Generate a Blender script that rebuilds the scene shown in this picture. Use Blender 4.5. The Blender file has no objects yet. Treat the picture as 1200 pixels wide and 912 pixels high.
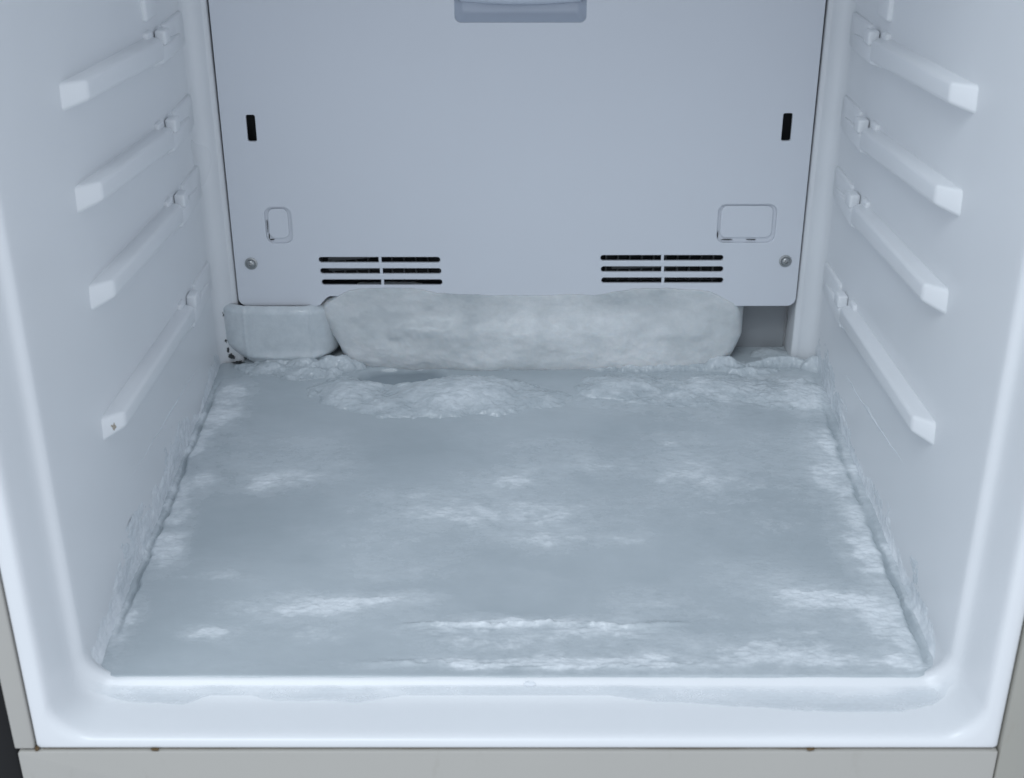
import bpy, bmesh, math, random
import numpy as np
from mathutils import Vector

random.seed(7)
S = bpy.context.scene
C = S.collection

# ------------------------------------------------------------------ camera
cam_d = bpy.data.cameras.new('camera')
cam = bpy.data.objects.new('camera', cam_d)
C.objects.link(cam)
cam.location = (0.0, -0.5875, 0.47)
cam.rotation_euler = (math.radians(90 - 26.0), 0, 0)
cam_d.sensor_fit = 'HORIZONTAL'
cam_d.sensor_width = 36.0
cam_d.lens = 45.9
cam_d.shift_x = -0.005
cam_d.clip_start = 0.02
cam_d.clip_end = 50
cam_d.dof.use_dof = True
cam_d.dof.focus_distance = 0.92
cam_d.dof.aperture_fstop = 11.0
S.camera = cam

# ------------------------------------------------------------------ light: dim cool room, one broad window-like lamp in front
W = bpy.data.worlds.new('World')
S.world = W
W.use_nodes = True
bg = W.node_tree.nodes['Background']
bg.inputs[0].default_value = (0.735, 0.80, 0.895, 1)
bg.inputs[1].default_value = 0.93

def area(name, loc, target, size, size_y, power, col):
    l = bpy.data.lights.new(name, 'AREA')
    l.shape = 'RECTANGLE'
    l.size, l.size_y = size, size_y
    l.energy = power
    l.color = col
    o = bpy.data.objects.new(name, l)
    C.objects.link(o)
    o.location = loc
    d = Vector(target) - Vector(loc)
    o.rotation_euler = d.to_track_quat('-Z', 'Y').to_euler()
    return o
area('ceiling_lamp', (-0.52, -1.25, 2.00), (0.0, 0.1, 0.05), 1.2, 0.8, 19.5, (0.86, 0.94, 1.0))

S.cycles.max_bounces = 8
S.cycles.diffuse_bounces = 5
S.cycles.glossy_bounces = 3
S.view_settings.view_transform = 'Standard'
S.view_settings.look = 'None'
S.view_settings.gamma = 1.0
S.view_settings.exposure = 0.08
S.view_settings.use_curve_mapping = False

# ------------------------------------------------------------------ numpy noise
_rng = np.random.RandomState(3)
_perm = _rng.permutation(256)
_perm = np.concatenate([_perm, _perm, _perm])
_val = _rng.rand(256) * 2 - 1
def vnoise(x, y, z=0.0, seed=0):
    x, y, z = np.broadcast_arrays(np.asarray(x, float) + seed * 17.31, np.asarray(y, float) + seed * 5.77, np.asarray(z, float) + seed * 9.13)
    xi, yi, zi = np.floor(x).astype(int), np.floor(y).astype(int), np.floor(z).astype(int)
    xf, yf, zf = x - xi, y - yi, z - zi
    u, v, w = [t * t * t * (t * (t * 6 - 15) + 10) for t in (xf, yf, zf)]
    def h(a, b, c):
        return _val[_perm[_perm[_perm[a & 255] + (b & 255)] + (c & 255)]]
    def lp(a, b, t): return a + (b - a) * t
    return lp(lp(lp(h(xi, yi, zi), h(xi + 1, yi, zi), u), lp(h(xi, yi + 1, zi), h(xi + 1, yi + 1, zi), u), v),
              lp(lp(h(xi, yi, zi + 1), h(xi + 1, yi, zi + 1), u), lp(h(xi, yi + 1, zi + 1), h(xi + 1, yi + 1, zi + 1), u), v), w)
def fbm(x, y, z=0.0, oct=4, seed=0, gain=0.5):
    a, s, f, n = 1.0, 0.0, 1.0, 0.0
    for k in range(oct):
        s = s + a * vnoise(np.asarray(x) * f, np.asarray(y) * f, np.asarray(z) * f, seed + k * 3)
        n += a; a *= gain; f *= 2.03
    return s / n
def sstep(a, b, x):
    t = np.clip((x - a) / (b - a), 0, 1)
    return t * t * (3 - 2 * t)

# ------------------------------------------------------------------ materials
class N:
    def __init__(self, name):
        self.m = bpy.data.materials.new(name)
        self.m.use_nodes = True
        self.t = self.m.node_tree
        self.b = self.t.nodes['Principled BSDF']
    def new(self, ty, **kw):
        n = self.t.nodes.new(ty)
        for k, v in kw.items():
            if k in ('operation', 'blend_type', 'data_type', 'attribute_name', 'noise_dimensions', 'feature'):
                setattr(n, k, v)
            else:
                n.inputs[k].default_value = v
        return n
    def link(self, a, b): self.t.links.new(a, b)
    def coords(self, scale=(1, 1, 1)):
        tc = self.new('ShaderNodeTexCoord')
        mp = self.new('ShaderNodeMapping')
        mp.inputs['Scale'].default_value = scale
        self.link(tc.outputs['Object'], mp.inputs['Vector'])
        return mp.outputs[0]
    def noise(self, vec, scale, detail=4, rough=0.55):
        n = self.new('ShaderNodeTexNoise')
        n.inputs['Scale'].default_value = scale
        n.inputs['Detail'].default_value = detail
        n.inputs['Roughness'].default_value = rough
        self.link(vec, n.inputs['Vector'])
        return n.outputs['Fac']
    def ramp(self, fac, stops):
        r = self.new('ShaderNodeValToRGB')
        e = r.color_ramp.elements
        while len(e) > 1: e.remove(e[-1])
        e[0].position, e[0].color = stops[0][0], (*stops[0][1], 1)
        for p, c in stops[1:]:
            k = e.new(p); k.color = (*c, 1)
        self.link(fac, r.inputs[0])
        return r.outputs[0]
    def maprange(self, fac, a, b, c, d):
        r = self.new('ShaderNodeMapRange')
        for i, v in zip((1, 2, 3, 4), (a, b, c, d)): r.inputs[i].default_value = v
        self.link(fac, r.inputs[0])
        return r.outputs[0]
    def mix(self, fac, a, b, blend='MIX'):
        r = self.new('ShaderNodeMix', data_type='RGBA', blend_type=blend)
        if isinstance(fac, (int, float)): r.inputs[0].default_value = fac
        else: self.link(fac, r.inputs[0])
        for i, v in ((6, a), (7, b)):
            if isinstance(v, tuple): r.inputs[i].default_value = (*v, 1)
            else: self.link(v, r.inputs[i])
        return r.outputs[2]
    def bump(self, height, strength, dist, normal=None):
        r = self.new('ShaderNodeBump')
        r.inputs['Strength'].default_value = strength
        r.inputs['Distance'].default_value = dist
        self.link(height, r.inputs['Height'])
        if normal is not None: self.link(normal, r.inputs['Normal'])
        return r.outputs[0]

def plastic(name, col, rough=0.35, var=0.03, peel=0.25, dirt=None):
    n = N(name)
    v = n.coords()
    a = n.noise(v, 9, 2)
    c = n.ramp(a, [(0.1, tuple(k * (1 - var) for k in col)), (0.9, tuple(min(1, k * (1 + var)) for k in col))])
    if dirt:
        v2 = n.coords((1.0, 1.0, 0.35))
        d = n.noise(v2, 60, 6, 0.7)
        c = n.mix(n.maprange(d, 0.60, 0.78, 0, 0.5), c, dirt)
    n.link(c, n.b.inputs['Base Color'])
    n.link(n.maprange(a, 0.1, 0.9, rough - 0.05, rough + 0.07), n.b.inputs['Roughness'])
    if peel > 0.3: n.link(n.bump(n.noise(v, 60, 1), peel, 0.0006), n.b.inputs['Normal'])
    n.b.inputs['IOR'].default_value = 1.5
    return n.m
M = {}
M['liner'] = plastic('liner_plastic', (0.78, 0.80, 0.82), 0.30)
M['rail'] = plastic('rail_plastic', (0.79, 0.81, 0.83), 0.32)
M['panel'] = plastic('panel_plastic', (0.68, 0.705, 0.75), 0.42, 0.015)
M['frame'] = plastic('frame_paint', (0.44, 0.428, 0.395), 0.45, 0.03, 0.5, (0.36, 0.34, 0.30))
M['frame_dirty'] = plastic('frame_paint_dirty', (0.36, 0.35, 0.31), 0.5, 0.06, 0.5, (0.28, 0.22, 0.15))
M['rubber'] = plastic('black_rubber', (0.006, 0.006, 0.007), 0.85, 0.1)
M['dark'] = plastic('dark_cavity', (0.02, 0.022, 0.025), 0.6, 0.2)
M['fin'] = plastic('evaporator_fin', (0.12, 0.125, 0.13), 0.45, 0.2)
M['rust'] = plastic('rust_grime', (0.13, 0.085, 0.04), 0.85, 0.3, 1.0)
M['stain'] = plastic('tan_stain', (0.40, 0.36, 0.30), 0.7, 0.2)
M['speck'] = plastic('grey_speck', (0.30, 0.32, 0.34), 0.6)
M['recess'] = plastic('grey_recess', (0.30, 0.315, 0.33), 0.4, 0.08)
M['mould'] = plastic('black_mould_and_shade', (0.045, 0.05, 0.052), 0.8, 0.3, 1.0)
M['grip'] = plastic('grip_plastic', (0.55, 0.60, 0.68), 0.3, 0.02)
def metal():
    n = N('screw_steel')
    n.b.inputs['Metallic'].default_value = 1
    n.b.inputs['Base Color'].default_value = (0.42, 0.43, 0.43, 1)
    n.link(n.maprange(n.noise(n.coords(), 300, 3), 0.3, 0.7, 0.25, 0.45), n.b.inputs['Roughness'])
    return n.m
M['steel'] = metal()

def ice_mat(name, clear, cloudy, frost, base_frost=0.0, streak=(1, 1, 1), rough=(0.20, 0.5), sss=0.2, coat=0.6):
    """pale ice: clear grey-blue body, cloudy depth, white frost where the frost attribute says"""
    n = N(name)
    v = n.coords(streak)
    big = n.noise(v, 9, 4, 0.6)
    c = n.mix(n.maprange(big, 0.36, 0.66, 0, 1), clear, cloudy)
    at = n.new('ShaderNodeAttribute', attribute_name='frost')
    fine = n.noise(v, 110, 4, 0.72)
    vf = n.noise(v, 520, 1, 0.6)
    s = n.new('ShaderNodeMath', operation='ADD'); n.link(at.outputs['Fac'], s.inputs[0]); s.inputs[1].default_value = base_frost
    k = n.new('ShaderNodeMath', operation='MULTIPLY_ADD'); n.link(fine, k.inputs[0]); k.inputs[1].default_value = 1.1; k.inputs[2].default_value = -0.55
    s2 = n.new('ShaderNodeMath', operation='ADD'); n.link(s.outputs[0], s2.inputs[0])
    k2 = n.new('ShaderNodeMath', operation='MULTIPLY'); n.link(k.outputs[0], k2.inputs[0])
    # noise only matters where there is some frost
    n.link(n.maprange(s.outputs[0], 0.05, 0.40, 0.06, 1.0), k2.inputs[1])
    n.link(k2.outputs[0], s2.inputs[1])
    f = n.maprange(s2.outputs[0], 0.05, 0.95, 0, 1)
    c = n.mix(f, c, frost)
    c = n.mix(n.maprange(at.outputs['Fac'], -0.6, 0.0, 0.75, 0), c, (0.22, 0.265, 0.30))  # below zero darkens: clear seams, and shade painted into the pool
    n.link(c, n.b.inputs['Base Color'])
    n.link(n.maprange(f, 0, 1, *rough), n.b.inputs['Roughness'])
    n.b.inputs['IOR'].default_value = 1.31
    n.b.inputs['Subsurface Weight'].default_value = sss
    n.b.inputs['Subsurface Radius'].default_value = (0.5, 0.8, 1.0)
    n.b.inputs['Subsurface Scale'].default_value = 0.008
    hh = n.new('ShaderNodeMath', operation='MULTIPLY_ADD'); n.link(vf, hh.inputs[0]); hh.inputs[1].default_value = 0.35; n.link(fine, hh.inputs[2])
    bp = n.new('ShaderNodeBump'); bp.inputs['Distance'].default_value = 0.0008
    n.link(n.maprange(f, 0.05, 0.7, 0.10, 0.60), bp.inputs['Strength'])
    n.link(hh.outputs[0], bp.inputs['Height']); n.link(bp.outputs[0], n.b.inputs['Normal'])
    n.b.inputs['Coat Weight'].default_value = coat
    n.b.inputs['Coat Roughness'].default_value = 0.07
    n.b.inputs['Coat IOR'].default_value = 1.31
    n.link(bp.outputs[0], n.b.inputs['Coat Normal'])
    return n.m
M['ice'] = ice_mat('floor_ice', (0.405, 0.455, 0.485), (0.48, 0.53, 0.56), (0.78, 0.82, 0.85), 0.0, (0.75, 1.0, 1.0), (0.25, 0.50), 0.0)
M['ice_white'] = ice_mat('white_ice', (0.38, 0.435, 0.47), (0.47, 0.52, 0.55), (0.68, 0.725, 0.76), 0.12, (1, 1, 1), (0.2, 0.42), 0.2)
M['ice_block'] = ice_mat('block_ice', (0.52, 0.555, 0.57), (0.59, 0.62, 0.63), (0.77, 0.79, 0.80), 0.16, (0.8, 1, 1), (0.3, 0.5), 0.25, 0.2)
M['ice_smooth'] = ice_mat('smooth_ice', (0.50, 0.55, 0.58), (0.58, 0.625, 0.65), (0.74, 0.78, 0.80), 0.0, (1, 1, 1), (0.2, 0.3), 0.1, 0.8)
M['frost'] = ice_mat('wall_frost', (0.55, 0.61, 0.65), (0.66, 0.71, 0.75), (0.84, 0.87, 0.90), 0.35, (1, 0.7, 1), (0.25, 0.5), 0.0)

def film_mat():
    n = N('melt_film')
    n.b.inputs['Base Color'].default_value = (0.70, 0.745, 0.78, 1)
    n.b.inputs['Roughness'].default_value = 0.22
    n.b.inputs['IOR'].default_value = 1.31
    n.link(n.bump(n.noise(n.coords((0.5, 1, 1)), 130, 4), 0.4, 0.0008), n.b.inputs['Normal'])
    tr = n.new('ShaderNodeBsdfTransparent')
    mx = n.new('ShaderNodeMixShader')
    f = n.maprange(n.noise(n.coords((0.5, 1.2, 1)), 45, 5, 0.65), 0.32, 0.68, 0.15, 0.60)
    at = n.new('ShaderNodeAttribute', attribute_name='frost')
    fm = n.new('ShaderNodeMath', operation='MULTIPLY'); n.link(f, fm.inputs[0]); n.link(at.outputs['Fac'], fm.inputs[1])
    n.link(fm.outputs[0], mx.inputs[0])
    n.link(tr.outputs[0], mx.inputs[1]); n.link(n.b.outputs[0], mx.inputs[2])
    n.link(mx.outputs[0], n.t.nodes['Material Output'].inputs[0])
    return n.m
M['film'] = film_mat()

# ------------------------------------------------------------------ helpers
def add(name, verts, faces, mat, parent=None, smooth=True, attr=None):
    me = bpy.data.meshes.new(name)
    me.from_pydata([tuple(map(float, v)) for v in verts], [], faces)
    me.update()
    if smooth: me.polygons.foreach_set('use_smooth', [True] * len(me.polygons))
    if attr is not None:
        a = me.attributes.new('frost', 'FLOAT', 'POINT')
        a.data.foreach_set('value', np.asarray(attr, np.float32).ravel())
    me.materials.append(M[mat])
    o = bpy.data.objects.new(name, me)
    C.objects.link(o)
    if parent: o.parent = parent
    return o
def tag(o, label, cat, group=None):
    o['label'] = label; o['category'] = cat
    if group: o['group'] = group
    return o
def finish(name, bm, mat, parent=None, bev=0.0, seg=3, smooth=True, angle=35):
    bmesh.ops.recalc_face_normals(bm, faces=bm.faces)
    if bev > 0:
        es = [e for e in bm.edges if len(e.link_faces) == 2 and e.calc_face_angle(0) > math.radians(20)]
        bmesh.ops.bevel(bm, geom=es, offset=bev, segments=seg, profile=0.5, affect='EDGES', clamp_overlap=True)
    me = bpy.data.meshes.new(name)
    bm.to_mesh(me); bm.free()
    if smooth:
        me.polygons.foreach_set('use_smooth', [True] * len(me.polygons))
        try: me.set_sharp_from_angle(angle=math.radians(angle))
        except Exception: pass
    me.materials.append(M[mat])
    o = bpy.data.objects.new(name, me)
    C.objects.link(o)
    if parent: o.parent = parent
    return o
def box_bm(x0, x1, y0, y1, z0, z1):
    bm = bmesh.new()
    v = [bm.verts.new((x, y, z)) for z in (z0, z1) for y in (y0, y1) for x in (x0, x1)]
    for f in ((0, 1, 3, 2), (4, 6, 7, 5), (0, 4, 5, 1), (2, 3, 7, 6), (0, 2, 6, 4), (1, 5, 7, 3)):
        bm.faces.new([v[i] for i in f])
    return bm
def box(name, x0, x1, y0, y1, z0, z1, mat, parent=None, bev=0.0, seg=3):
    return finish(name, box_bm(x0, x1, y0, y1, z0, z1), mat, parent, bev, seg)
def grid_faces(nu, nv, closed_u=False):
    fs = []
    for j in range(nv - 1):
        for i in range(nu if closed_u else nu - 1):
            a = j * nu + i; b = j * nu + (i + 1) % nu
            fs.append((a, b, b + nu, a + nu))
    return fs

# ================================================================== FREEZER
FR = bpy.data.objects.new('freezer', None)
C.objects.link(FR)
tag(FR, 'white freezer compartment with moulded side rails and vented back panel, open to the front', 'freezer')

DRAFT = 0.0008 / 0.3
def wall_x(z): return 0.2426 + DRAFT * max(z, 0)

def liner_loop(Y, a, zb, r, zt=0.60, nc=12):
    """closed rounded rectangle, side walls leaning out a little towards the top"""
    zt = zt + (a - 0.2424)
    pts = []
    def corner(cx, cz, a0):
        for k in range(nc + 1):
            t = math.radians(a0 + 90 * k / nc)
            pts.append((cx + r * math.cos(t), cz + r * math.sin(t)))
    n_side = 8
    corner(a - r, zb + r, -90)
    for k in range(1, n_side): pts.append((a, zb + r + (zt - zb - 2 * r) * k / n_side))
    corner(a - r, zt - r, 0)
    corner(-a + r, zt - r, 90)
    for k in range(1, n_side): pts.append((-a, zt - r - (zt - zb - 2 * r) * k / n_side))
    corner(-a + r, zb + r, 180)
    for k in range(1, n_side): pts.append((-a + r + (2 * a - 2 * r) * k / n_side, zb))
    return [(x + math.copysign(DRAFT * max(z, 0), x) * min(1, abs(x) / 0.2), Y, z) for x, z in pts]
sections = [
    (-0.020, 0.2603, -0.0153, 0.0020), (-0.0355, 0.2603, -0.0153, 0.0020), (-0.0364, 0.2600, -0.0150, 0.0022), (-0.0368, 0.2594, -0.0145, 0.0025),
    (-0.0369, 0.2560, -0.0135, 0.0100), (-0.0369, 0.2538, -0.0124, 0.0190), (-0.0367, 0.2526, -0.0113, 0.0200), (-0.0361, 0.2516, -0.0104, 0.0210),
    (-0.0350, 0.2508, -0.0096, 0.0215), (-0.0335, 0.2502, -0.0090, 0.0220), (-0.0315, 0.2498, -0.0086, 0.0220), (-0.0280, 0.2495, -0.0084, 0.0220),
    (-0.0150, 0.2488, -0.0081, 0.0210), (-0.0095, 0.2485, -0.0079, 0.0206), (-0.0070, 0.2483, -0.0074, 0.0203), (-0.0050, 0.2480, -0.0066, 0.0200), (-0.0034, 0.2477, -0.0057, 0.0197), (-0.0020, 0.2473, -0.0047, 0.0193), (-0.0006, 0.2466, -0.0037, 0.0189),
    (0.0006, 0.2457, -0.0028, 0.0185), (0.0016, 0.2447, -0.0019, 0.0180), (0.0026, 0.2439, -0.0010, 0.0176), (0.0036, 0.2433, -0.0003, 0.0171), (0.0046, 0.2429, 0.0002, 0.0167), (0.0060, 0.2427, 0.0005, 0.0165), (0.0078, 0.2426, 0.0004, 0.0165),
    (0.0100, 0.2425, -0.0010, 0.0170), (0.0130, 0.2425, -0.0040, 0.0180), (0.020, 0.2424, -0.0080, 0.0200), (0.12, 0.2424, -0.008, 0.020), (0.25, 0.2424, -0.008, 0.020),
    (0.3720, 0.2424, -0.0080, 0.0200)]
for k in range(1, 9):
    t = math.radians(90 * k / 8)
    sections.append((0.3720 + 0.0100 * math.sin(t), 0.2424 - 0.0100 * (1 - math.cos(t)), -0.008, 0.020))
sections += [(0.3822, 0.2285, -0.008, 0.019), (0.3818, 0.2278, -0.008, 0.019), (0.3822, 0.2270, -0.008, 0.019),
             (0.3826, 0.2245, -0.008, 0.018), (0.3832, 0.2236, -0.008, 0.018), (0.3845, 0.2233, -0.008, 0.018), (0.412, 0.2233, -0.008, 0.018)]
loops = [liner_loop(*s) for s in sections]
nl = len(loops[0])
LV = [p for L in loops for p in L]
LF = [tuple(reversed(f)) for f in grid_faces(nl, len(loops), True)]
LF.append(tuple(range((len(loops) - 1) * nl, len(loops) * nl)))
liner = add('liner', LV, LF, 'liner', FR)
try: liner.data.set_sharp_from_angle(angle=math.radians(60))
except Exception: pass

# ---- cabinet front: strips round the liner, lower panel, seal
def strip_xz(name, poly, y0, y1, mat, bev, parent=FR):
    bm = bmesh.new()
    a = [bm.verts.new((x, y0, z)) for x, z in poly]
    b = [bm.verts.new((x, y1, z)) for x, z in poly]
    bm.faces.new(a); bm.faces.new(list(reversed(b)))
    for i in range(len(poly)):
        j = (i + 1) % len(poly)
        bm.faces.new((a[i], b[i], b[j], a[j]))
    return finish(name, bm, mat, parent, bev)
DR = DRAFT * 0.6
strip_xz('side_strip', [(-0.2720, -0.0150), (-0.2612, -0.0150), (-0.2612 - DR, 0.58), (-0.2720 - DR, 0.58)], -0.0378, -0.010, 'frame', 0.0010)
strip_xz('side_strip', [(0.2612, -0.20), (0.2770, -0.20), (0.2770 + DR, 0.58), (0.2612 + DR, 0.58), (0.2612, -0.0150)], -0.0395, -0.010, 'frame_dirty', 0.0010)
strip_xz('lower_panel', [(-0.2705, -0.20), (0.2604, -0.20), (0.2604, -0.0164), (-0.2690, -0.0164), (-0.2701, -0.0169), (-0.2705, -0.0180)], -0.0385, -0.012, 'frame', 0.0008)
strip_xz('door_seal', [(-0.305, -0.20), (-0.2730, -0.20), (-0.2730 - DR, 0.58), (-0.305 - DR, 0.58)], -0.030, -0.005, 'rubber', 0.003)
strip_xz('door_seal', [(0.2785, -0.20), (0.31, -0.20), (0.31 + DR, 0.58), (0.2785 + DR, 0.58)], -0.030, -0.005, 'rubber', 0.003)
box('backing', -0.272, 0.277, -0.012, -0.008, -0.19, -0.0155, 'dark', FR)
def lump_bm(cx, cy, cz, rx, ry, rz, seed, amp=0.35):
    bm = bmesh.new()
    bmesh.ops.create_icosphere(bm, subdivisions=3, radius=1.0)
    for v in bm.verts:
        k = 1 + amp * float(fbm(v.co.x * 1.7, v.co.y * 1.7, v.co.z * 1.7, 3, seed))
        v.co = Vector((cx + v.co.x * rx * k, cy + v.co.y * ry * k, cz + v.co.z * rz * k))
    return bm
for i, (x, z, rx, rz) in enumerate([(-0.1965, -0.0156, 0.0020, 0.0003), (-0.2602, -0.0152, 0.0010, 0.0011), (0.1590, -0.0156, 0.0018, 0.0002)]):
    finish('rust_spot', lump_bm(x, -0.0366, z, rx, 0.0016, rz, i, 0.9), 'rust', FR)

gx = np.linspace(-0.257, 0.257, 500)
gh = 0.00045 * np.clip(0.05 + 1.3 * fbm(gx * 18, 0.3, 0, 5, 91, 0.6), 0, 1) + 0.00002
add('seam_grime', np.concatenate([np.stack([gx, 0 * gx - 0.03685, -0.01535 - 0 * gh], -1), np.stack([gx, 0 * gx - 0.03695, -0.01535 - gh], -1)]), [(k, k + 500, k + 501, k + 1) for k in range(499)], 'rust', FR)

# ---- back panel: a plate with real openings
def rrect(x0, x1, z0, z1, r, n=6):
    pts = []
    for cx, cz, a0 in ((x1 - r, z0 + r, -90), (x1 - r, z1 - r, 0), (x0 + r, z1 - r, 90), (x0 + r, z0 + r, 180)):
        for k in range(n + 1):
            t = math.radians(a0 + 90 * k / n)
            pts.append((cx + r * math.cos(t), cz + r * math.sin(t)))
    return pts
def slab(name, outer, holes, yfront, thick, bev, mat, parent):
    """2D outline with holes -> plate standing in the xz plane, front face at yfront"""
    cu = bpy.data.curves.new(name, 'CURVE')
    cu.dimensions = '2D'; cu.fill_mode = 'BOTH'
    cu.extrude = thick / 2 - bev; cu.bevel_depth = bev; cu.bevel_resolution = 2; cu.offset = -bev
    for pts in [outer] + holes:
        sp = cu.splines.new('POLY'); sp.points.add(len(pts) - 1); sp.use_cyclic_u = True
        for p, (x, z) in zip(sp.points, pts): p.co = (x, z, 0, 1)
    tmp = bpy.data.objects.new('tmp', cu); C.objects.link(tmp)
    bpy.context.view_layer.update()
    me = bpy.data.meshes.new_from_object(tmp.evaluated_get(bpy.context.evaluated_depsgraph_get()))
    bpy.data.objects.remove(tmp); bpy.data.curves.remove(cu)
    co = np.empty(len(me.vertices) * 3, np.float32); me.vertices.foreach_get('co', co); co = co.reshape(-1, 3)
    out = np.stack([co[:, 0], yfront + thick / 2 - co[:, 2], co[:, 1]], 1)
    me.vertices.foreach_set('co', out.ravel()); me.update()
    me.materials.clear(); me.materials.append(M[mat])
    me.name = name
    me.polygons.foreach_set('use_smooth', [True] * len(me.polygons))
    try: me.set_sharp_from_angle(angle=math.radians(30))
    except Exception: pass
    o = bpy.data.objects.new(name, me); C.objects.link(o); o.parent = parent
    return o
PY = 0.3790
def px(x, z): return x + math.copysign(DRAFT * 0.25 * 0, x)
r = 0.007
outer = []
for k in range(7):
    t = math.radians(180 + 90 * k / 6); outer.append((-0.2222 + r + r * math.cos(t), 0.0722 + r + r * math.sin(t)))
outer += [(-0.1600, 0.0722), (-0.1575, 0.0728), (-0.1520, 0.0790), (-0.1490, 0.0806), (0.1560, 0.0806), (0.1590, 0.0795), (0.1660, 0.0728), (0.1690, 0.0722)]
for k in range(7):
    t = math.radians(270 + 90 * k / 6); outer.append((0.2222 - r + r * math.cos(t), 0.0722 + r + r * math.sin(t)))
outer += [(0.2222, 0.59), (-0.2222, 0.59)]
holes, vents = [], []
def vent(x0, x1, ztop):
    for k in range(3):
        z1 = ztop - k * 0.0094
        d = 0.0006 * k
        vents.append((x0 + d, x1 + d, z1 - 0.0047, z1))
vent(-0.1560, -0.0605, 0.1137)
vent(0.0655, 0.1620, 0.1153)
for v in vents: holes.append(rrect(*v, 0.0021))
slots = [(-0.2030, -0.1962, 0.2062, 0.2264), (0.1990, 0.2060, 0.2066, 0.2276)]
for s in slots: holes.append(rrect(*s, 0.0014))
knocks = [(-0.1955, -0.1750, 0.1250, 0.1545), (0.1555, 0.2008, 0.1255, 0.1568)]
for k in knocks: holes.append(rrect(*k, 0.0062))
grip = (-0.0452, 0.0500, 0.2940, 0.3350)
holes.append(rrect(*grip, 0.0045))
panel = slab('back_panel', outer, holes, PY, 0.0030, 0.0006, 'panel', FR)
for (x0, x1, z0, z1) in vents:
    xm = x0 + (x1 - x0) * 0.505
    box('vent_bar', xm - 0.0011, xm + 0.0011, PY + 0.0004, PY + 0.0026, z0 - 0.0006, z1 + 0.0006, 'panel', panel, 0.0003, 2)
for i, (x0, x1, z0, z1) in enumerate(knocks):
    g = 0.0026
    slab('blanking_plate', rrect(x0 + g * 0.9, x1 - g, z0 + g * 1.5, z1 - g * 0.6, 0.0050), [], PY + 0.0010, 0.0022, 0.0007, 'panel', panel)
    # sloping collar that closes the pocket behind the gap
    slab('pocket_rim', rrect(x0 - 0.002, x1 + 0.002, z0 - 0.002, z1 + 0.002, 0.006), [rrect(x0 + g * 1.25, x1 - g * 1.2, z0 + g * 1.75, z1 - g * 0.9, 0.0050)], PY + 0.0028, 0.0020, 0.0003, 'panel', panel)
    # grime caught in the joint
    for j in range(3 if i else 3):
        if i: gx, gz, rx, rz = [(x0 + 0.008, z0 + 0.0020, 0.0040, 0.0003), (x0 + 0.0010, z0 + 0.006, 0.0003, 0.0030), (x0 + 0.027, z0 + 0.0020, 0.0040, 0.00025), (x0 + 0.015, z1 - 0.0007, 0.006, 0.00025), (x0 + 0.034, z0 + 0.002, 0.002, 0.0003)][j]
        else: gx, gz, rx, rz = [(x0 + 0.0020, z0 + 0.0050, 0.0003, 0.0020), (x0 + 0.0040, z0 + 0.0026, 0.0016, 0.0004), (x0 + 0.0012, z0 + 0.014, 0.00025, 0.0050), (x0 + 0.010, z0 + 0.0021, 0.0060, 0.00025)][j]
        finish('grime', lump_bm(gx, PY + 0.0022, gz, rx, 0.0006, rz, j + 11, 0.8), 'mould', panel)
# grip pocket: sunken tray with sloping sides
def tray():
    x0, x1, z0, z1 = grip
    rings = [(0.0, 0.0024, 0.0045), (0.001, 0.0040, 0.004), (0.0045, 0.0110, 0.0035), (0.0065, 0.0125, 0.003)]
    V = []
    for ins, dy, rr in rings:
        V += [(x, PY + dy, z) for x, z in rrect(x0 + ins - 0.0005, x1 - ins + 0.0005, z0 + ins - 0.0005, z1 - ins + 0.0005, rr)]
    n = len(rrect(0, 1, 0, 1, .1))
    F = grid_faces(n, len(rings), True)
    F.append(tuple(range((len(rings) - 1) * n, len(rings) * n)))
    add('grip_recess', V, F, 'grip', panel)
    # curved finger bar across the pocket
    V2, nu = [], 33
    for j in range(9):
        t = math.pi * 2 * j / 8
        for i in range(nu):
            s = i / (nu - 1)
            zz = 0.3125 - 0.0022 * math.sin(math.pi * s)
            V2.append((x0 + 0.004 + (x1 - x0 - 0.008) * s, PY + 0.0065 + 0.0045 * math.cos(t), zz + 0.005 * math.sin(t)))
    add('grip_bar', V2, grid_faces(nu, 9), 'grip', panel)
tray()
def screw(x, z):
    V, F = [], []
    prof = [(0.0049, 0.0), (0.0049, -0.0007), (0.0040, -0.0010), (0.0036, -0.0010), (0.0035, -0.0006), (0.0034, -0.0012), (0.0030, -0.0022), (0.0020, -0.0028), (0.0013, -0.0029), (0.0012, -0.0012), (0.0002, -0.0010)]
    n = 28
    for (rr, dy) in prof:
        for i in range(n):
            t = 2 * math.pi * i / n
            q = rr
            if rr in (0.0013, 0.0012): q = rr * (1 + 0.25 * math.cos(6 * t))
            V.append((x + q * math.cos(t), PY + dy, z + q * math.sin(t)))
    F = grid_faces(n, len(prof), True)
    F.append(tuple(range((len(prof) - 1) * n, len(prof) * n)))
    o = add('screw', V, F, 'steel', panel)
    o.data.set_sharp_from_angle(angle=math.radians(40))
screw(-0.2092, 0.1085)
screw(0.2108, 0.1106)

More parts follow.
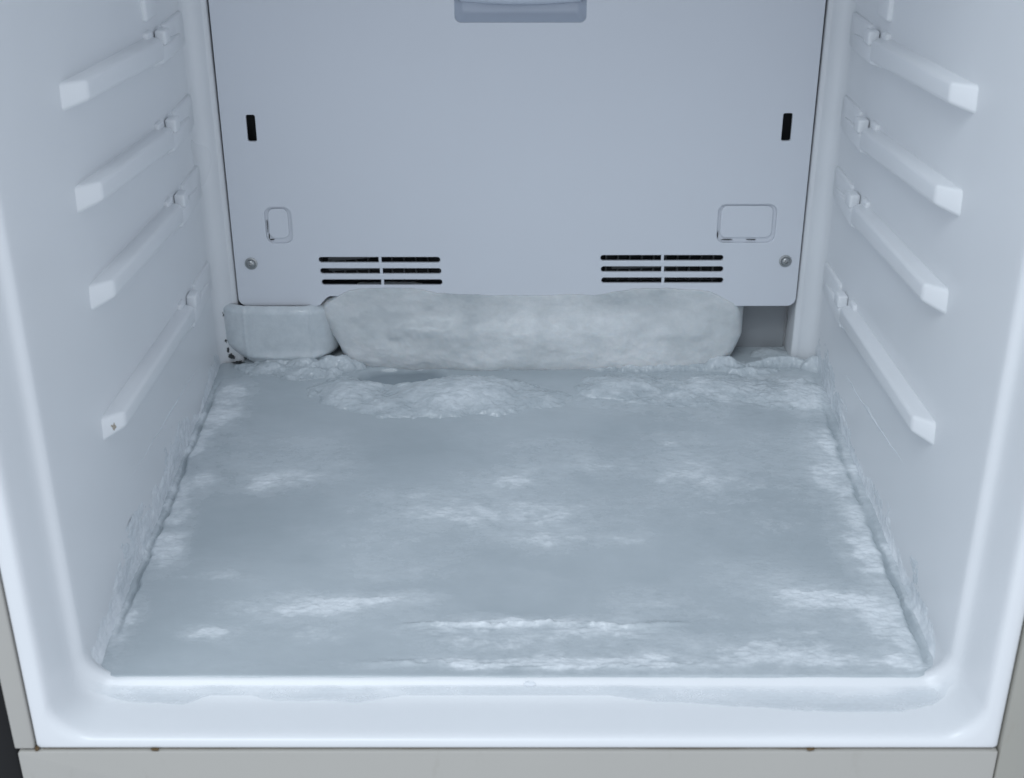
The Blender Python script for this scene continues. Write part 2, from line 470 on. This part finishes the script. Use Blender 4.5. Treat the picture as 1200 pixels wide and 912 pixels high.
# evaporator space behind the panel, plate painted near-black for its shade
E_ = box('evaporator', -0.219, 0.219, 0.4000, 0.4050, 0.088, 0.585, 'dark', FR)
for i in range(44):
    x = -0.205 + i * 0.0095
    box('fin', x, x + 0.0012, 0.3935, 0.4000, 0.0885, 0.1200, 'fin', E_)
tb = [((-0.150, 0.1085), (-0.112, 0.1125)), ((-0.150, 0.1010), (-0.070, 0.1040)), ((0.075, 0.1025), (0.150, 0.1050))]
for (xa, za), (xb, zb) in tb:
    strip_xz('tube', [(xa, za - 0.0022), (xb, zb - 0.0022), (xb, zb + 0.0022), (xa, za + 0.0022)], 0.387, 0.3915, 'fin', 0.001, E_)
box('baffle', -0.2195, 0.2195, 0.3840, 0.3990, 0.0830, 0.0870, 'dark', FR)

box('recess_plate', -0.2200, 0.2215, 0.4065, 0.4095, 0.0, 0.0825, 'recess', FR, 0.0008)  # grey housing plate; its dark tone also paints in recess shade

# ---- shelf rails, four a side
rails = [  # outer top z, outer height, inner top z, inner height, y tip at wall, y inner corner, inner x, slope
    (0.3126, 0.0158, 0.3112, 0.0112, 0.1060, 0.1195, 0.2320, -0.069),
    (0.2560, 0.0160, 0.2546, 0.0112, 0.1045, 0.1190, 0.2320, -0.088),
    (0.1986, 0.0160, 0.1972, 0.0108, 0.1025, 0.1160, 0.2320, -0.066),
    (0.1214, 0.0158, 0.1196, 0.0100, 0.0890, 0.1010, 0.2320, -0.056)]
def rail(side, i):
    zt, h, zi, hi, y0, y1, xi, sl = rails[i]
    if side > 0: y0, y1 = y0 - 0.006, y1 - 0.006
    bm = bmesh.new()
    L = 0.2900
    wx = wall_x(zt) + 0.004
    def P(x, y, z): return bm.verts.new((side * x, y, z))
    # cross section: wall-top, inner-top, inner-bottom, wall-bottom at front and back
    ft = P(wx, y0 - 0.0045, zt); fi = P(xi, y1, zi); fib = P(xi, y1 - 0.0010, zi - hi); fb = P(wx, y0 - 0.0060, zt - h - 0.001)
    dz = sl * (L - y1)
    bt = P(wx, L, zt + dz + 0.002); bi = P(xi + 0.0022, L, zi + dz); bib = P(xi + 0.0022, L, zi + dz - hi - 0.0025); bb = P(wx, L, zt + dz - h - 0.002)
    for f in ((ft, fi, fib, fb), (ft, bt, bi, fi), (fi, bi, bib, fib), (fib, bib, bb, fb), (bt, bb, bib, bi), (ft, fb, bb, bt)):
        bm.faces.new(f)
    o = finish('shelf_rail', bm, 'rail', FR, 0.0024, 5, True, 60)
    zb = zi + dz
    # stop pegs and the end block that ties the rail to the back corner
    def bx(name, xa, xb, ya, yb, za, zb_, bev=0.0016):
        xa, xb = sorted((side * xa, side * xb))
        return box(name, xa, xb, ya, yb, za, zb_, 'rail', o, bev, 3)
    bx('stop_peg', 0.2400, wx, 0.2760, 0.2890, zb - 0.004, zb + 0.0062)
    bx('stop_peg', 0.2350, 0.2425, 0.3000, 0.3130, zb - 0.006, zb + 0.0036)
    bm = bmesh.new()
    pts = [(wx, zb - 0.020), (xi + 0.0028, zb - 0.0155), (xi + 0.0028, zb - 0.0055), (xi + 0.0050, zb - 0.0045), (wx, zb - 0.0040)]
    A = [bm.verts.new((side * x, 0.2880, z)) for x, z in pts]
    B = [bm.verts.new((side * (x + (0.0045 if k in (1, 2, 3) else 0)), 0.3600, z - 0.004)) for k, (x, z) in enumerate(pts)]
    bm.faces.new(A); bm.faces.new(list(reversed(B)))
    for k in range(5):
        j = (k + 1) % 5
        bm.faces.new((A[k], B[k], B[j], A[j]))
    finish('end_block', bm, 'rail', o, 0.0012, 3)
    bx('end_plate', 0.2404, wx, 0.3220, 0.3740, zb - 0.020, zb + 0.0040, 0.0022)
    return o
for side in (-1, 1):
    for i in range(4):
        o = rail(side, i)
# brown stain on the end of the lowest left rail
stain = finish('stain', lump_bm(-0.2382, 0.0945, 0.1130, 0.0016, 0.0015, 0.0026, 35, 1.3), 'stain', FR)
# upright guides above the top rails
for side in (-1, 1):
    xa, xb = sorted((side * 0.2400, side * 0.2560))
    box('upright_guide', xa, xb, 0.2790, 0.3060, 0.3120, 0.57, 'rail', FR, 0.0025, 4)

# ================================================================== ICE
def zi(y): return 0.022 * (np.clip(y, 0, None) / 0.38) ** 1.2
def ice_base(x, y):
    z = zi(y) + 0.0012 * fbm(x * 9, y * 12, 0, 3, 1) * sstep(0.0, 0.06, y)
    return z
PATCH = [(-0.004,0.208,0.025,0.014,0.60), (0.002,0.169,0.069,0.020,0.50), (0.025,0.138,0.028,0.013,0.55), (0.072,0.138,0.014,0.008,0.50), (-0.165,0.209,0.027,0.016,0.50), (-0.182,0.203,0.012,0.009,0.50),
    (-0.120,0.068,0.044,0.010,0.85), (-0.092,0.073,0.026,0.005,0.70), (-0.177,0.041,0.016,0.009,0.75), (-0.119,0.043,0.018,0.008,0.45), (-0.003,0.049,0.053,0.007,1.00), (0.042,0.037,0.038,0.009,0.65),
    (-0.023,0.032,0.040,0.010,0.50), (-0.008,0.015,0.073,0.006,0.85), (0.063,0.015,0.034,0.006,0.85), (0.145,0.023,0.044,0.015,0.75), (0.186,0.018,0.025,0.007,0.70), (0.195,0.073,0.044,0.014,0.90),
    (0.221,0.053,0.019,0.022,0.75), (0.224,0.020,0.019,0.008,1.00), (0.160,0.180,0.070,0.057,0.32), (0.228,0.180,0.017,0.067,0.55), (0.225,0.131,0.011,0.036,0.65), (0.117,0.211,0.036,0.020,0.35),
    (0.109,0.257,0.031,0.014,0.30), (-0.224,0.308,0.018,0.028,0.65), (-0.234,0.274,0.011,0.049,0.60), (-0.229,0.131,0.011,0.023,0.65), (-0.235,0.047,0.010,0.032,0.60), (-0.061,0.169,0.069,0.035,0.25),
    (-0.092,0.131,0.050,0.017,0.20), (0.050,0.086,0.048,0.009,0.15), (-0.118,0.334,0.040,0.027,0.45), (-0.030,0.319,0.053,0.029,0.40), (0.171,0.338,0.088,0.030,0.55), (0.102,0.319,0.040,0.016,0.45),
    (-0.190,0.366,0.041,0.014,0.45), (0.230,0.332,0.017,0.027,0.60)]
_r = random.Random(5)
for _k in range(20):      # small loose flecks
    PATCH.append((_r.uniform(-0.22, 0.22), _r.uniform(0.01, 0.30), _r.uniform(0.008, 0.030), _r.uniform(0.004, 0.010), _r.uniform(0.15, 0.40)))
for _k in range(16):      # crust broken off along both walls
    PATCH.append((-0.236 + _r.uniform(-0.004, 0.012), _r.uniform(0.05, 0.34), _r.uniform(0.006, 0.014), _r.uniform(0.008, 0.022), _r.uniform(0.4, 0.8)))
    PATCH.append((0.228 + _r.uniform(-0.014, 0.006), _r.uniform(0.03, 0.33), _r.uniform(0.006, 0.016), _r.uniform(0.008, 0.024), _r.uniform(0.4, 0.8)))
def frost_at(x, y):
    wx = x + 0.014 * fbm(x * 26, y * 34, 0, 6, 21, 0.62)
    wy = y + 0.011 * fbm(x * 24, y * 44, 0, 6, 33, 0.62)
    soft, core = np.ones_like(x), np.ones_like(x)
    for cx, cy, rx, ry, st in PATCH:
        q = np.sqrt(((wx - cx) / rx) ** 2 + ((wy - cy) / ry) ** 2)
        soft *= 1 - 0.75 * st * sstep(2.2, 0.2, q)
        core *= 1 - st * sstep(1.25, 0.35, q)
    soft, core = 1 - soft, 1 - core
    rid = 1 - np.abs(fbm(x * 44, y * 70, 0, 6, 41, 0.65)) * 2.3
    st = fbm(x * 85, y * 125, 0, 5, 47, 0.7)
    cl = fbm(x * 9, y * 13, 0, 4, 57, 0.5)
    n = 0.45 * rid + 0.75 * st
    hard = sstep(0.05, 0.60, core * 1.15 - 0.44 + 0.62 * n)
    m = soft * (0.42 + 0.20 * st) + hard * (0.10 + 0.42 * core) * (0.8 + 0.7 * st) + 0.16 * sstep(-0.2, 0.5, cl)
    return np.clip(m, 0, 1)
def seam_r(x, y):
    d = 0.2426 - x
    c = 0.0085 + 0.0030 * fbm(y * 30, 0.3, 0, 4, 61) - 0.003 * sstep(0.15, 0.33, y)
    c = c + 0.0016 * fbm(x * 120, y * 120, 0, 4, 64, 0.65)
    return np.exp(-((d - c) / (0.0020 + 0.0015 * fbm(y * 45, 3.3, 0, 4, 63))) ** 2) * np.clip(0.75 + 1.3 * fbm(y * 28, 8.8, 0, 4, 62), 0.1, 1) * sstep(0.004, 0.03, y) * sstep(0.37, 0.30, y)
def seam_l(x, y):
    d = x + 0.2426
    c = 0.0060 + 0.0030 * fbm(y * 50, 7.3, 0, 3, 65)
    return np.exp(-((d - c) / 0.0013) ** 2) * sstep(0.03, 0.06, y) * sstep(0.36, 0.30, y)

nx, ny = 640, 540
Y0, Y1 = 0.0040, 0.411
ys = Y0 + (Y1 - Y0) * (np.linspace(0, 1, ny) ** 1.12)
R = 0.0200
half = 0.2432 - np.where(ys - Y0 < R, R - np.sqrt(np.clip(R * R - (R - (ys - Y0)) ** 2, 0, None)), 0)
half = np.where(ys > 0.379, 0.2229, half)
uu = np.linspace(-1, 1, nx)
X = half[:, None] * uu[None, :]
Yg = np.repeat(ys[:, None], nx, 1)
fr = frost_at(X, Yg)
sr, sl_ = seam_r(X, Yg), seam_l(X, Yg)
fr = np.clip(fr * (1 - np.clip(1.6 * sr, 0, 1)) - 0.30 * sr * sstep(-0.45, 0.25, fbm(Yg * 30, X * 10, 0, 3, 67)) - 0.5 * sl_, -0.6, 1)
Z = ice_base(X, Yg)
Z += 0.00018 * fbm(X * 30, Yg * 60, 0, 3, 71) + np.clip(fr, 0, 1) * (0.0006 + 0.0013 * fbm(X * 150, Yg * 300, 0, 4, 75, 0.7))
win = sstep(-0.075, -0.045, X) * sstep(0.115, 0.07, X)
yl = 0.049 + 0.0035 * fbm(X * 30, 0.5, 0, 4, 81)
Z += 0.0027 * win * np.exp(-((Yg - yl) / 0.0018) ** 2) * (0.6 + 1.2 * fbm(X * 90, Yg * 260, 0, 4, 83, 0.65)) + 0.0007 * win * sstep(0.004, 0.0, Yg - yl) * sstep(-0.016, -0.004, Yg - yl) * (1 - 2.2 * np.abs(fbm(X * 60, Yg * 200, 0, 4, 84, 0.6)))
yl2 = 0.014 + 0.004 * fbm(X * 26, 4.5, 0, 4, 85)
win2 = sstep(-0.10, -0.06, X) * sstep(0.13, 0.09, X)
Z += 0.0015 * win2 * np.exp(-((Yg - yl2) / 0.0020) ** 2) * (0.6 + 1.3 * fbm(X * 110, Yg * 300, 0, 4, 87, 0.65))
Z -= 0.0020 * sr + 0.0020 * sl_
# clear pool behind the mounds, the block's shadow gap painted dark into it
pq = np.sqrt(((X + 0.092) / 0.036) ** 2 + ((Yg - 0.358) / 0.014) ** 2) + 0.3 * fbm(X * 50, Yg * 50, 0, 3, 89)
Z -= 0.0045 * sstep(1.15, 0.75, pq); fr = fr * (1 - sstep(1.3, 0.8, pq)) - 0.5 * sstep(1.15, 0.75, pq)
Z = np.where(Yg < Y0 + 0.002, Z - 0.0012 * (1 - (Yg - Y0) / 0.002) ** 2, Z) + 0.0008
V = np.stack([X, Yg, Z], -1).reshape(-1, 3)
F = grid_faces(nx, ny)
# skirt along the front
base = len(V)
sk = V[:nx].copy(); sk[:, 2] -= 0.006; sk[:, 1] += 0.004
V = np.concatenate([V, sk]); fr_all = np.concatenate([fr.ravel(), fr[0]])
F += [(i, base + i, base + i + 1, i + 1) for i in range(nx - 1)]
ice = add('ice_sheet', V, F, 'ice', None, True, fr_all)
tag(ice, 'broad grey-blue sheet of ice with streaky white frost covering the freezer floor', 'ice sheet')

def relief(name, x0, x1, y0, y1, n, m, fn, mat, label, cat, group=None, frost=None):
    """a pile of ice lying on the sheet: fn gives its height above the sheet, its rim dips under the sheet"""
    xs, yv = np.linspace(x0, x1, n), np.linspace(y0, y1, m)
    Xg, Yv = np.meshgrid(xs, yv)
    h = fn(Xg, Yv)
    Zg = ice_base(Xg, Yv) + 0.0008 + h
    keep = h > -0.0028
    F = []
    for (a, b, c, d) in grid_faces(n, m):
        if keep.flat[a] or keep.flat[b] or keep.flat[c] or keep.flat[d]: F.append((a, b, c, d))
    used = sorted({i for f in F for i in f}); mp = {k: i for i, k in enumerate(used)}
    V = np.stack([Xg, Yv, np.maximum(Zg, ice_base(Xg, Yv) - 0.005)], -1).reshape(-1, 3)[used]
    F = [tuple(mp[i] for i in f) for f in F]
    fa = (frost(Xg, Yv, h) if frost is not None else np.clip(h * 30, 0, 0.4)).ravel()[used]
    o = add(name, V, F, mat, None, True, fa)
    return tag(o, label, cat, group)
def blobs(Xg, Yv, els, seed, rough=1.0, off=0.35):
    wx = Xg + 0.016 * fbm(Xg * 24, Yv * 24, 0, 5, seed, 0.62); wy = Yv + 0.011 * fbm(Xg * 30, Yv * 40, 0, 5, seed + 5, 0.62)
    h = np.full_like(Xg, -0.004)
    for cx, cy, rx, ry, ht in els:
        qq = np.sqrt(((wx - cx) / rx) ** 2 + ((wy - cy) / ry) ** 2)
        # thin crust with a broken rim, swelling towards the middle
        hh = ht * (0.22 * sstep(1.15, 0.95, qq) + 0.78 * sstep(1.25, 0.10, qq)) - 0.0040 * sstep(1.0, 1.5, qq)
        h = np.maximum(h, hh - 0.0006)
    d = fbm(Xg * 80, Yv * 110, 0, 5, seed + 9, 0.65)
    rd = 1 - 2 * np.abs(fbm(Xg * 45, Yv * 70, 0, 4, seed + 13, 0.6))
    return h + rough * (0.0013 * d + 0.0010 * rd - 0.0006) * sstep(-0.003, 0.001, h)
fz = lambda s: (lambda Xg, Yv, h: np.clip(frost_at(Xg, Yv) * 0.6 + 0.40 * fbm(Xg * 60, Yv * 90, 0, 5, s, 0.65) + 55 * np.clip(h, 0, 0.007), 0, 0.85))
relief('ice_mound', -0.175, 0.060, 0.278, 0.374, 380, 200,
       lambda a, b: blobs(a, b, [(-0.042, 0.325, 0.056, 0.030, 0.0090), (-0.085, 0.312, 0.034, 0.018, 0.0050), (-0.132, 0.330, 0.028, 0.022, 0.0065), (-0.108, 0.312, 0.026, 0.013, 0.004), (0.014, 0.322, 0.028, 0.014, 0.0040)], 101) - 0.02 * sstep(1.25, 0.85, np.sqrt(((a + 0.092) / 0.036) ** 2 + ((b - 0.358) / 0.014) ** 2) + 0.3 * fbm(a * 50, b * 50, 0, 3, 89)),
       'ice', 'rounded mound of white slushy ice in front of the ice block, left of centre', 'ice mound', None, fz(201))
relief('ice_mound', 0.030, 0.2425, 0.286, 0.374, 360, 180,
       lambda a, b: blobs(a, b, [(0.086, 0.338, 0.034, 0.017, 0.0060), (0.150, 0.335, 0.052, 0.021, 0.0048), (0.205, 0.330, 0.036, 0.024, 0.0048), (0.120, 0.320, 0.034, 0.010, 0.003), (0.234, 0.318, 0.011, 0.020, 0.004)], 131, 1.2),
       'ice', 'long low drift of white ice along the back, reaching the right wall', 'ice mound', None, fz(231))
relief('ice_mound', -0.240, -0.135, 0.340, 0.394, 230, 130,
       lambda a, b: blobs(a, b, [(-0.196, 0.366, 0.022, 0.008, 0.0050), (-0.168, 0.362, 0.020, 0.009, 0.0060), (-0.217, 0.3675, 0.012, 0.005, 0.004), (-0.148, 0.360, 0.012, 0.008, 0.0050), (-0.180, 0.374, 0.034, 0.006, 0.0085)], 151, 1.4),
       'ice', 'broken chips of white ice at the foot of the smooth lump, back left', 'ice mound', None, fz(251))
relief('ice_ridge', 0.145, 0.2425, 0.345, 0.402, 220, 130,
       lambda a, b: blobs(a, b, [(0.212, 0.3720, 0.032, 0.0050, 0.0075), (0.236, 0.3680, 0.011, 0.009, 0.0110), (0.180, 0.362, 0.026, 0.0045, 0.0050), (0.205, 0.395, 0.016, 0.009, 0.0035)], 171, 0.8),
       'ice', 'thin upturned lip of ice at the foot of the right corner post', 'ice ridge', None, fz(271))

relief('ice_skirt', -0.165, 0.185, 0.352, 0.392, 420, 90,
       lambda a, b: blobs(a, b, [(0.105, 0.372, 0.060, 0.008, 0.0085), (0.165, 0.374, 0.018, 0.008, 0.0100), (-0.010, 0.370, 0.030, 0.006, 0.0070), (-0.142, 0.374, 0.020, 0.010, 0.0110), (0.045, 0.374, 0.030, 0.006, 0.0065)], 191, 1.2),
       'ice', 'wet rim of ice melting out along the foot of the thick slab', 'ice skirt', None, fz(291))

# thick block of ice under the panel
def ice_block():
    nu, nv = 300, 110
    s = np.linspace(0, 1, nu)[None, :]; a = np.linspace(math.pi / 2, -math.pi / 2 * 1.15, nv)[:, None]
    e = np.clip(1 - np.abs(2 * s - 1) ** 9.0, 0, 1) ** 0.5
    xl = -0.1610 + 0.016 * sstep(0.9, -1, np.sin(a)); xr = 0.1835 - 0.006 * sstep(0.0, -1, np.sin(a))
    x = xl + (xr - xl) * s + 0 * a
    xx = -0.161 + 0.3445 * s
    zt = 0.0820 + 0.0060 * np.clip(sstep(-0.152, -0.125, xx) * sstep(-0.045, -0.085, xx) + sstep(0.060, 0.095, xx) * sstep(0.170, 0.150, xx), 0, 1) + 0.0016 * fbm(xx * 45, 0.9, 0, 4, 300, 0.6)
    zb = 0.0125 + 0.007 * fbm(xx * 14, 0.2, 0, 4, 301, 0.6)
    zc = 0.5 * (zt + zb) + 0.004 * (1 - e); hz = 0.5 * (zt - zb) * (0.50 + 0.50 * e)
    ca, sa = np.cos(a), np.sin(a)
    dy = (0.019 + 0.006 * fbm(xx * 9, 1.7, 0, 3, 303)) * e
    y = 0.392 - dy * np.sign(ca) * np.abs(ca) ** np.where(sa > 0, 0.30, 0.62) - 0.0095 * e * sstep(0.9, -0.75, sa)
    z = zc + hz * np.sign(sa) * np.abs(sa) ** 0.85
    n1 = fbm(x * 15, y * 15, z * 24, 4, 305); n2 = fbm(x * 60, y * 60, z * 90, 5, 309, 0.6)
    lay = 1 - 2 * np.abs(fbm(x * 12, z * 70, 0, 4, 307, 0.55))            # rough layering, as drips froze over each other
    y = y - (0.0060 * n1 * e + 0.0013 * n2 + 0.0002 * lay) * sstep(1.0, 0.6, sa)
    z = z + (0.0030 * fbm(x * 30, y * 30, z * 30, 4, 311, 0.6)) * sstep(0.4, -0.6, sa)
    wcl = sstep(0.050, 0.0760, z) * sstep(0.3850, 0.3810, y)
    y = y * (1 - wcl) + wcl * (0.3772 + 0.0008 * n2)
    V = np.stack([x, y, z], -1).reshape(-1, 3)
    fa = np.clip(0.16 + 0.85 * fbm(x * 16, z * 26, 0, 6, 315, 0.65) + 0.34 * sstep(0.1, -0.7, sa + 0 * x), -0.15, 0.9)
    o = add('ice_block', V, grid_faces(nu, nv), 'ice_block', None, True, fa)
    tag(o, 'thick white slab of ice bulging out from under the back panel', 'ice block')
ice_block()

# smooth iced-over hump in the back left corner
def ice_lump():
    key = [(-0.2385, 0.3990), (-0.2378, 0.3850), (-0.2355, 0.3800), (-0.2290, 0.3755), (-0.2190, 0.3727), (-0.2050, 0.3717), (-0.1720, 0.3712), (-0.1630, 0.3722), (-0.1530, 0.3785), (-0.1465, 0.3880), (-0.1440, 0.4000), (-0.1435, 0.407)]
    k = np.array(key); d = np.r_[0, np.cumsum(np.hypot(*np.diff(k, axis=0).T))]
    nu, nv = 220, 90
    t = np.linspace(0, d[-1], nu)
    xs, yy = np.interp(t, d, k[:, 0]), np.interp(t, d, k[:, 1])
    ker = np.hanning(43)[1:-1]; ker /= ker.sum()
    xs = np.r_[xs[:20], np.convolve(xs, ker, 'valid'), xs[-20:]]; yy = np.r_[yy[:20], np.convolve(yy, ker, 'valid'), yy[-20:]]
    v = np.linspace(0, 1, nv)[:, None]
    zlow = 0.010 + 0.012 * sstep(-0.205, -0.238, xs[None, :])
    zz = zlow + (0.0735 - zlow) * v
    ins = 0.015 * (1 - np.clip(v / 0.42, 0, 1)) ** 2 + 0.004 * np.clip((v - 0.9) / 0.1, 0, 1) ** 2
    ins = ins * (1 + 1.3 * sstep(-0.168, -0.146, xs[None, :]))
    cx = -0.19
    x = cx + (xs[None, :] - cx) * (1 - ins / 0.05 * 0.9)
    y = yy[None, :] + ins
    y = y - 0.0010 * fbm(x * 22, zz * 30, 0, 3, 401) - 0.0022 * np.exp(-((zz - 0.030 - 0.004 * fbm(x * 30, 2.2, 0, 3, 403)) / 0.003) ** 2) * sstep(-0.222, -0.205, x)
    y = y - 0.0007 * (np.exp(-((x + 0.2180) / 0.0016) ** 2) + np.exp(-((x + 0.1645) / 0.0014) ** 2)) * sstep(0.022, 0.034, zz)
    V = np.stack([x, y, zz], -1).reshape(-1, 3)
    fa = np.clip(0.42 + 0.2 * fbm(x * 20, zz * 40, 0, 3, 405), 0, 0.8)
    o = add('ice_lump', V, grid_faces(nu, nv), 'ice_smooth', None, True, fa)
    tag(o, 'smooth ice-coated hump in the back left corner under the panel, black mould on its edge', 'ice lump')
    for i, (mx, my, mz, rx, rz) in enumerate([(-0.2362, 0.3818, 0.0410, 0.0008, 0.0020), (-0.2364, 0.3820, 0.0640, 0.0007, 0.0018), (-0.2330, 0.3805, 0.0275, 0.0026, 0.0018), (-0.2352, 0.3815, 0.0330, 0.0009, 0.0020),
                                              (-0.2262, 0.3775, 0.0235, 0.0045, 0.0010)]):  # wide low lumps paint in the crevice's shade, the others are mould
        finish('mould_shade_spot', lump_bm(mx, my, mz, rx, 0.0014, rz, 40 + i, 1.2), 'mould', o)
ice_lump()

# frost creeping up both side walls
def crust(side, label, hfun, thick, seed, streak):
    n, m = 420, 110
    yv, zv = np.meshgrid(np.linspace(0.012, 0.378, n), np.linspace(0, 1, m))
    top = 0.036
    z0 = zi(yv) - 0.003
    z = z0 + zv * top
    H = hfun(yv)
    up = (z - zi(yv)) / np.maximum(H, 1e-4)
    t = thick * (1 - up) * 0.7 + 0.0015 * fbm(yv * 60, z * 80, 0, 6, seed, 0.68) + 0.0008 * fbm(yv * 20, z * 40, 0, 4, seed + 4)
    fil = np.clip(0.016 - z, 0, None)
    t = np.where(z < -0.001, np.maximum(t, thick), t)
    wx = 0.2426 - 0.0004 + DRAFT * np.clip(z, 0, None)
    corner = np.where(z < 0.012, 0.020 - np.sqrt(np.clip(0.020 ** 2 - (0.012 - z) ** 2, 0, None)), 0)
    x = side * (wx - corner - t)
    keep = t > -0.0004
    F = [f for f in grid_faces(n, m) if all(keep.flat[i] for i in f)]
    used = sorted({i for f in F for i in f}); mp = {k: i for i, k in enumerate(used)}
    V = np.stack([x, yv, z], -1).reshape(-1, 3)[used]
    fa = np.clip(0.3 + 0.6 * fbm(yv * 50, z * 60, 0, 4, seed + 8), 0, 0.9).ravel()[used]
    o = add('wall_frost', V, [tuple(mp[i] for i in f) for f in F], 'frost', None, True, fa)
    tag(o, label, 'frost', None)
    # thin raised frost line higher on the wall
    ya, za, yb, zb = streak
    n2, m2 = 160, 9
    V = []
    for j in range(m2):
        w = (j / (m2 - 1) * 2 - 1)
        for i in range(n2):
            s = i / (n2 - 1); y = ya + (yb - ya) * s
            zc = za + (zb - za) * s + 0.0016 * float(fbm(y * 40, 1.0, 0, 4, seed + 12))
            wd = 0.0034 * math.sin(math.pi * s ** 0.7) ** 0.5 * max(0.06, 0.18 + 1.5 * float(fbm(y * 38, 2.0, 0, 4, seed + 14)) * (1.15 - s)) + 0.00005
            zz = zc + w * wd
            V.append((side * (0.2426 + DRAFT * zz + 0.0003 - 0.0011 * (1 - w * w) * math.sin(math.pi * s) ** 0.5), y, zz))
    add('frost_line', V, grid_faces(n2, m2), 'frost', o, True, np.full(len(V), 0.35))
crust(-1, 'white frost crust along the foot of the left wall', lambda y: 0.009 + 0.012 * sstep(0.30, 0.20, y) * sstep(0.02, 0.10, y) + 0.012 * fbm(y * 16, 0.4, 0, 4, 501, 0.6), 0.0020, 511, (0.335, 0.0490, 0.105, 0.0620))
crust(1, 'thin patchy frost along the foot of the right wall', lambda y: 0.010 + 0.010 * fbm(y * 16, 5.4, 0, 4, 521, 0.6) - 0.006 * sstep(0.09, 0.02, y) + 0.010 * sstep(0.26, 0.36, y), 0.0010, 531, (0.300, 0.0550, 0.112, 0.0690))

# melt film on the sill
def film():
    kx = np.array([97, 120, 160, 220, 270, 330, 420, 500, 560, 620, 700, 767, 800, 900, 960, 1000, 1030, 1050, 1080, 1112, 1124])
    kv = np.array([806, 818, 827, 828, 818, 824, 827, 818, 815, 815, 817, 826, 827, 834, 838, 847, 842, 836, 830, 820, 806])
    n, m = 500, 60
    u = np.linspace(104, 1114, n)
    xs = (u - 606) * 0.000487
    yf = 0.0015 - (np.interp(u, kx, kv) - 812) * 0.00066 * sstep(104, 135, u) * sstep(1114, 1095, u) + 0.0016 * fbm(u * 0.03, 0.1, 0, 4, 601) + 0.0010 * fbm(u * 0.12, 0.7, 0, 3, 603) * sstep(850, 950, u)
    v = np.linspace(0, 1, m)[:, None]
    ytop = 0.0010
    yf = np.minimum(yf, -0.004)
    y = ytop + (yf[None, :] - ytop) * v
    th = 0.0007 * np.clip((1 - v) / 0.15, 0, 1) ** 0.5 * np.clip(v / 0.15, 0, 1) * (1 + 0.5 * fbm(xs[None, :] * 60, y * 90, 0, 3, 605)) - 0.0001
    sec = np.array(sorted(q_ for q_ in sections if -0.035 < q_[0] < 0.008))
    hw, zb_, r_ = [np.interp(y, sec[:, 0], sec[:, c]) for c in (1, 2, 3)]
    ax = np.clip(np.abs(xs)[None, :] - (hw - r_), 0, r_)
    zf = zb_ + r_ - np.sqrt(np.clip(r_ ** 2 - ax ** 2, 0, None))
    V = np.stack([xs[None, :] + 0 * y, y, zf + th], -1).reshape(-1, 3)
    F = grid_faces(n, m)
    fade = np.clip(v / 0.30, 0, 1) ** 1.0 * np.clip((1 - v) / 0.04, 0, 1) ** 0.5 * sstep(104, 150, u)[None, :] * sstep(1114, 1075, u)[None, :]
    o = add('melt_film', V, F, 'film', None, True, fade)
    tag(o, 'thin wavy film of melt water frozen on the white front sill', 'melt film')
film()
for i, (x, y, z, r_, lab) in enumerate([(0.0070, 0.0012, -0.0022, 0.0026, 'small white ice bead on the lip at the middle of the sill')]):
    o = finish('ice_bead', lump_bm(x, y, z, r_ * 1.4, r_ * 0.6, r_ * 0.6, 70 + i, 0.4), 'frost')
    a = o.data.attributes.new('frost', 'FLOAT', 'POINT'); a.data.foreach_set('value', [0.5] * len(o.data.vertices))
    tag(o, lab, 'ice bead')
for i, (x, y, r_) in enumerate([(0.0095, -0.0042, 0.0008), (-0.0008, -0.0062, 0.0006), (0.0000, -0.0118, 0.0008), (0.0012, -0.0090, 0.0004)]):
    finish('dirt_speck', lump_bm(x, y, -0.0082, r_ * 1.3, r_, 0.0002, 80 + i, 0.5), 'speck', FR)
